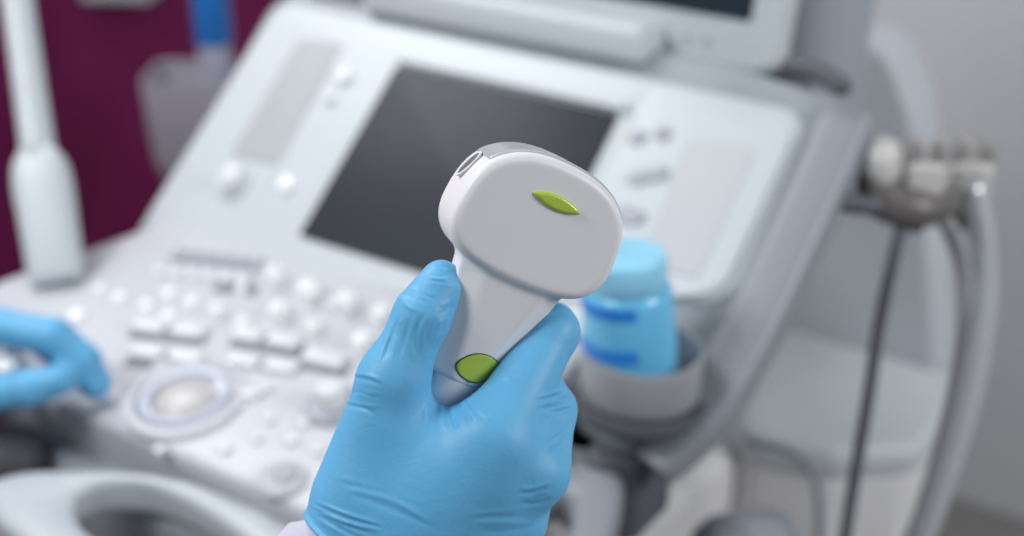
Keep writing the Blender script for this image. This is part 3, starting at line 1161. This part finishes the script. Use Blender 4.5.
# ================================================================== GLOVED HANDS
def hand_mesh(name, bones, blends, h, cut=None, creases=(), it=6, front=0.52, extra=None):
    """bones: (p, q, rp, rq) in metres; groups blended with their own k."""
    allp = np.array([v for grp in bones for (p_, q_, r1, r2) in grp for v in (npc(p_) - max(r1, r2) * 1.3, npc(p_) + max(r1, r2) * 1.3, npc(q_) - max(r1, r2) * 1.3, npc(q_) + max(r1, r2) * 1.3)])
    lo, hi = allp.min(0) - 0.002, allp.max(0) + 0.002
    org = lo.copy()
    G = grid((lo - org) * 1000, (hi - org) * 1000, h * 1000)
    tot = None
    for grp, (k_in, k_out) in zip(bones, blends):
        g_ = None
        for p_, q_, r1, r2 in grp:
            d = cone(G, (npc(p_) - org) * 1000, (npc(q_) - org) * 1000, r1 * 1000, r2 * 1000)
            g_ = d if g_ is None else smin(g_, d, k_in)
        tot = g_ if tot is None else smin(tot, g_, k_out)
    if cut is not None:
        c0, cn = cut
        c0 = (npc(c0) - org) * 1000
        cn = npc(cn)
        pd = (G[0] - c0[0]) * cn[0] + (G[1] - c0[1]) * cn[1] + (G[2] - c0[2]) * cn[2]
        tot = smax(tot - 1.1 * np.exp(-((pd + 1.3) / 1.1) ** 2), pd, 1.0)
    if extra:
        tot = extra(G, org, tot)
    V, Fc = surface_nets(tot.astype(np.float64), (0, 0, 0), h * 1000)
    V = relax(V, Fc, it)
    V = V * 0.001 + org
    if creases:
        N = vnormals(V, Fc)
        d = V - Cn
        zz = d @ Wn
        px = 512 + F * (d @ Rn) / zz
        py = 268 - F * (d @ Un) / zz
        facing = np.clip(-(N @ Wn) * 2.5 + 0.4, 0, 1)
        disp = np.zeros(len(V))
        for amp, wid, pl in creases:
            P_ = [(q.x, q.y) for q in spline([(x_, y_, 0) for x_, y_ in pl], 6)]
            best = np.full(len(V), 1e9)
            tt = np.zeros(len(V))
            for i in range(len(P_) - 1):
                (xa, ya), (xb, yb) = P_[i], P_[i + 1]
                ex, ey = xb - xa, yb - ya
                t = np.clip(((px - xa) * ex + (py - ya) * ey) / (ex * ex + ey * ey + 1e-9), 0, 1)
                dd = (px - xa - ex * t) ** 2 + (py - ya - ey * t) ** 2
                m_ = dd < best
                best[m_] = dd[m_]
                tt[m_] = ((i + t) / (len(P_) - 1))[m_]
            fade = np.sin(PI * np.clip(tt, 0.02, 0.98)) ** 0.6
            disp += amp * 0.001 * np.exp(-best / (2 * wid * wid)) * fade
        V = V + N * (disp * facing)[:, None]
    return V, Fc


def J(px, py, off):
    return at(px, py, PD + off * 0.001)


mmv = 0.001
thumb = [(J(358, 492, 6), J(393, 380, -2), .0168, .0132), (J(393, 380, -2), J(423, 314, -4), .0130, .0104), (J(423, 314, -4), J(439, 287, -2), .0102, .0080), (J(439, 287, -2), J(442, 277, 0), .0080, .0062)]
palm = [(J(352, 538, 8), J(398, 430, 4), .0145, .0135), (J(378, 560, 4), J(494, 438, -4), .0200, .0138), (J(410, 580, 6), J(526, 470, 4), .0220, .0138), (J(440, 610, 12), J(508, 520, 17), .0220, .0140),
        (J(420, 600, 26), J(496, 560, 32), .0200, .0130), (J(392, 440, 4), J(484, 446, 0), .0110, .0125), (J(378, 500, 4), J(480, 470, 2), .0180, .0160), (J(345, 545, 8), J(440, 620, 16), .0160, .0180)]
index = [(J(494, 436, -3), J(552, 332, 17), .0145, .0108), (J(552, 332, 17), J(552, 327, 28), .0104, .0098), (J(552, 327, 28), J(524, 324, 38), .0096, .0085)]
middle = [(J(535, 472, 5), J(548, 410, 20), .0138, .0112), (J(548, 410, 20), J(543, 396, 34), .0110, .0098), (J(543, 396, 34), J(505, 380, 44), .0098, .0085)]
ring = [(J(513, 520, 14), J(535, 458, 26), .0125, .0102), (J(538, 458, 26), J(528, 438, 40), .0105, .0094), (J(528, 438, 40), J(495, 422, 46), .0094, .0082)]
pinky = [(J(505, 562, 28), J(518, 510, 38), .0115, .0092), (J(518, 510, 38), J(505, 490, 47), .0090, .0080), (J(505, 490, 47), J(478, 478, 48), .0080, .0070)]
fd = ((J(374, 566, 8) - J(450, 452, 0))).normalized()
cutp = J(317, 525, 6)
cutn = (-right * 0.574 * 1 - up * 0.819 * 1)
cutn = (-right * 0.58 - up * 0.815).normalized()
cr = []
rg_ = random.Random(11)


def fan(n, p0, p1, q0, q1, amp, wid, jit=3.0, bend=4.0):
    """n folds running from the line p0-p1 to the line q0-q1."""
    for i in range(n):
        t = (i + 0.5 + rg_.uniform(-.3, .3)) / n
        ax, ay = p0[0] + (p1[0] - p0[0]) * t + rg_.uniform(-jit, jit), p0[1] + (p1[1] - p0[1]) * t + rg_.uniform(-jit, jit)
        bx, by = q0[0] + (q1[0] - q0[0]) * t + rg_.uniform(-jit, jit), q0[1] + (q1[1] - q0[1]) * t + rg_.uniform(-jit, jit)
        mx_, my_ = (ax + bx) / 2 + rg_.uniform(-bend, bend), (ay + by) / 2 + rg_.uniform(-bend, bend)
        sg = -1 if i % 2 else 1
        cr.append((sg * amp * 1.5 * rg_.uniform(.6, 1.2), wid * 0.9 * rg_.uniform(.8, 1.25), [(ax, ay), (mx_, my_), (bx, by)]))


fan(7, (374, 362), (424, 352), (392, 322), (428, 312), 0.34, 1.7)          # along the thumb, over its root joint
fan(6, (352, 372), (340, 408), (384, 380), (376, 414), 0.26, 1.4)          # short folds at the radial edge
fan(5, (398, 300), (412, 276), (420, 312), (438, 290), 0.22, 1.5)
fan(5, (428, 268), (430, 284), (450, 268), (452, 288), 0.30, 1.2, 2, 2)     # tip
fan(5, (441, 300), (430, 350), (455, 292), (441, 340), 0.26, 1.4, 2, 2)     # thumb side that meets the handle
fan(9, (428, 396), (470, 396), (424, 432), (500, 420), 0.30, 1.3, 2, 3)     # web
fan(4, (480, 388), (506, 366), (505, 394), (528, 370), 0.20, 1.5)
fan(5, (538, 394), (540, 416), (566, 386), (572, 412), 0.42, 1.4, 2, 2)     # between the first two fingers
fan(4, (520, 486), (522, 508), (548, 480), (552, 502), 0.38, 1.7, 2, 3)
fan(3, (548, 440), (546, 456), (566, 430), (564, 450), 0.34, 1.4, 2, 2)
fan(7, (312, 498), (318, 520), (384, 520), (372, 545), 0.34, 1.6, 3, 5)     # wrist
fan(4, (340, 470), (350, 500), (420, 500), (440, 530), 0.20, 2.2, 4, 6)
fan(4, (470, 512), (480, 532), (520, 508), (535, 530), 0.22, 2.0, 4, 4)

V, Fc = hand_mesh('glove', [palm, thumb, index, middle, ring, pinky], [(14, 1), (6, 10), (4, 9), (4, 7), (4, 6), (4, 6)], 0.00078, (cutp, cutn), cr)
hr = thing('gloved_hand', 'right hand in a blue nitrile glove holding up the white probe', 'hand', J(390, 560, 10))
me = np_mesh('glove', V, Fc)
go = link('glove', me, M['glove'], hr)
md = go.modifiers.new('subdivision', 'SUBSURF')
md.levels = md.render_levels = 1
# rolled cuff bead and the coat sleeve beyond it
ctr = J(374, 566, 8)


def ell(c, rx, ry, k, n=40):
    e1 = (fwd.cross(cutn)).normalized()
    e2 = cutn.cross(e1).normalized()
    return [c + e1 * (rx * math.cos(2 * PI * i / n)) + e2 * (ry * math.sin(2 * PI * i / n)) for i in range(n)]


b = MB()
c1 = ctr - cutn * 0.0
b.rings([ell(c1 - cutn * 0.012, 0.030, 0.019, 0), ell(c1 + cutn * 0.002, 0.0335, 0.0225, 0), ell(c1 + cutn * 0.006, 0.0375, 0.027, 0), ell(c1 + cutn * 0.03, 0.040, 0.029, 0), ell(c1 + cutn * 0.09, 0.045, 0.034, 0), ell(c1 + cutn * 0.16, 0.052, 0.040, 0)])
b.build('coat_sleeve', M['sleeve'], hr, label='pale lilac coat sleeve')

# left hand on the console
def K(px, py, d):
    return at(px, py, d)


li = [[(K(-150, 330, 1.02), K(-70, 338, 1.02), .024, .022), (K(-160, 372, 1.02), K(-70, 360, 1.02), .024, .020)],
      [(K(-70, 336, 1.01), K(0, 327, .985), .0175, .0145), (K(0, 327, .985), K(54, 337, .975), .0145, .0142), (K(54, 337, .975), K(83, 360, .98), .0142, .0132), (K(83, 360, .98), K(95, 384, .985), .0131, .0122)],
      [(K(-90, 385, 1.0), K(-20, 396, .975), .0175, .0145), (K(-20, 396, .975), K(30, 388, .965), .0145, .0138), (K(30, 388, .965), K(60, 380, .965), .0135, .0115)],
      [(K(-70, 345, 1.02), K(-10, 330, 1.02), .0165, .013), (K(-10, 330, 1.02), K(38, 338, 1.015), .0128, .0118), (K(38, 338, 1.015), K(70, 368, 1.01), .0115, .0095)],
      [(K(-230, 330, 1.03), K(-140, 348, 1.02), .032, .030)]]
V, Fc = hand_mesh('glove', li, [(14, 1), (4, 8), (5, 10), (4, 6), (6, 20)], 0.0016, (K(-190, 340, 1.02), (-right)), it=4)
LW = K(-190, 340, 1.02)
fa = (-right * 0.8 - fwd * 0.55 - up * 0.25).normalized()
e1 = fa.cross(Z).normalized()
e2 = e1.cross(fa)


def arm(k, r):
    c_ = LW + right * 0.012 + fa * k
    return [c_ + e1 * (r * math.cos(2 * PI * i / 36)) + e2 * (r * math.sin(2 * PI * i / 36)) for i in range(36)]


hl = thing('gloved_hand', 'left hand in a blue nitrile glove pinching a white knob on the console', 'hand', K(-100, 390, 1.02))
link('glove', np_mesh('glove', V, Fc), M['glove'], hl)
b = MB()
b.rings([arm(-0.012, .020), arm(0.0, .030), arm(0.004, .036), arm(0.03, .039), arm(0.10, .043), arm(0.20, .049), arm(0.28, .052)])
b.build('coat_sleeve', M['sleeve'], hl, label='pale lilac coat sleeve')

# ================================================================== CAMERA, LIGHT, WORLD
cam = bpy.data.cameras.new('camera')
co = bpy.data.objects.new('camera', cam)
C.objects.link(co)
co.matrix_world = frame(CAM, right, up, -fwd)
cam.sensor_width = 36
cam.lens = 36 * F / 1024
cam.clip_start = 0.01
cam.dof.use_dof = True
cam.dof.focus_distance = 0.488
cam.dof.aperture_fstop = cam.lens / 10.5
cam.dof.aperture_blades = 0
bpy.context.scene.camera = co


def area(name, loc, target, size, power, col=(1, 1, 1), sy=None):
    l = bpy.data.lights.new(name, 'AREA')
    l.energy = power
    l.color = col
    l.size = size
    if sy:
        l.shape = 'RECTANGLE'
        l.size_y = sy
    o = bpy.data.objects.new(name, l)
    C.objects.link(o)
    o.location = loc
    d = Vector(target) - Vector(loc)
    o.rotation_euler = d.to_track_quat('-Z', 'Y').to_euler()
    return o


area('rim_light', (-0.85, 0.05, 2.4), (0.2, 0.0, 0.95), 0.8, 19, (0.95, 0.99, 1.0))  # unseen area light added high on the left for a rim
area('key_light', (-0.45, -1.35, 2.4), (0.5, -0.4, 1.2), 0.6, 27, (0.97, 0.99, 1.0))  # unseen key light added from the left front, no window there
area('side_fill', (2.0, 0.1, 1.9), (0.4, 0.4, 0.6), 0.7, 24, (0.97, 0.98, 1.0))  # unseen fill added to brighten the cart at the lower right
w = bpy.data.worlds.new('world')
bpy.context.scene.world = w
w.use_nodes = True
bg = w.node_tree.nodes['Background']
bg.inputs['Color'].default_value = (0.82, 0.90, 1.0, 1)
bg.inputs['Strength'].default_value = 0.19

vs = bpy.context.scene.view_settings
vs.view_transform = 'Standard'
vs.look = 'None'
vs.exposure = 0.0
vs.gamma = 1.0
vs.use_curve_mapping = False
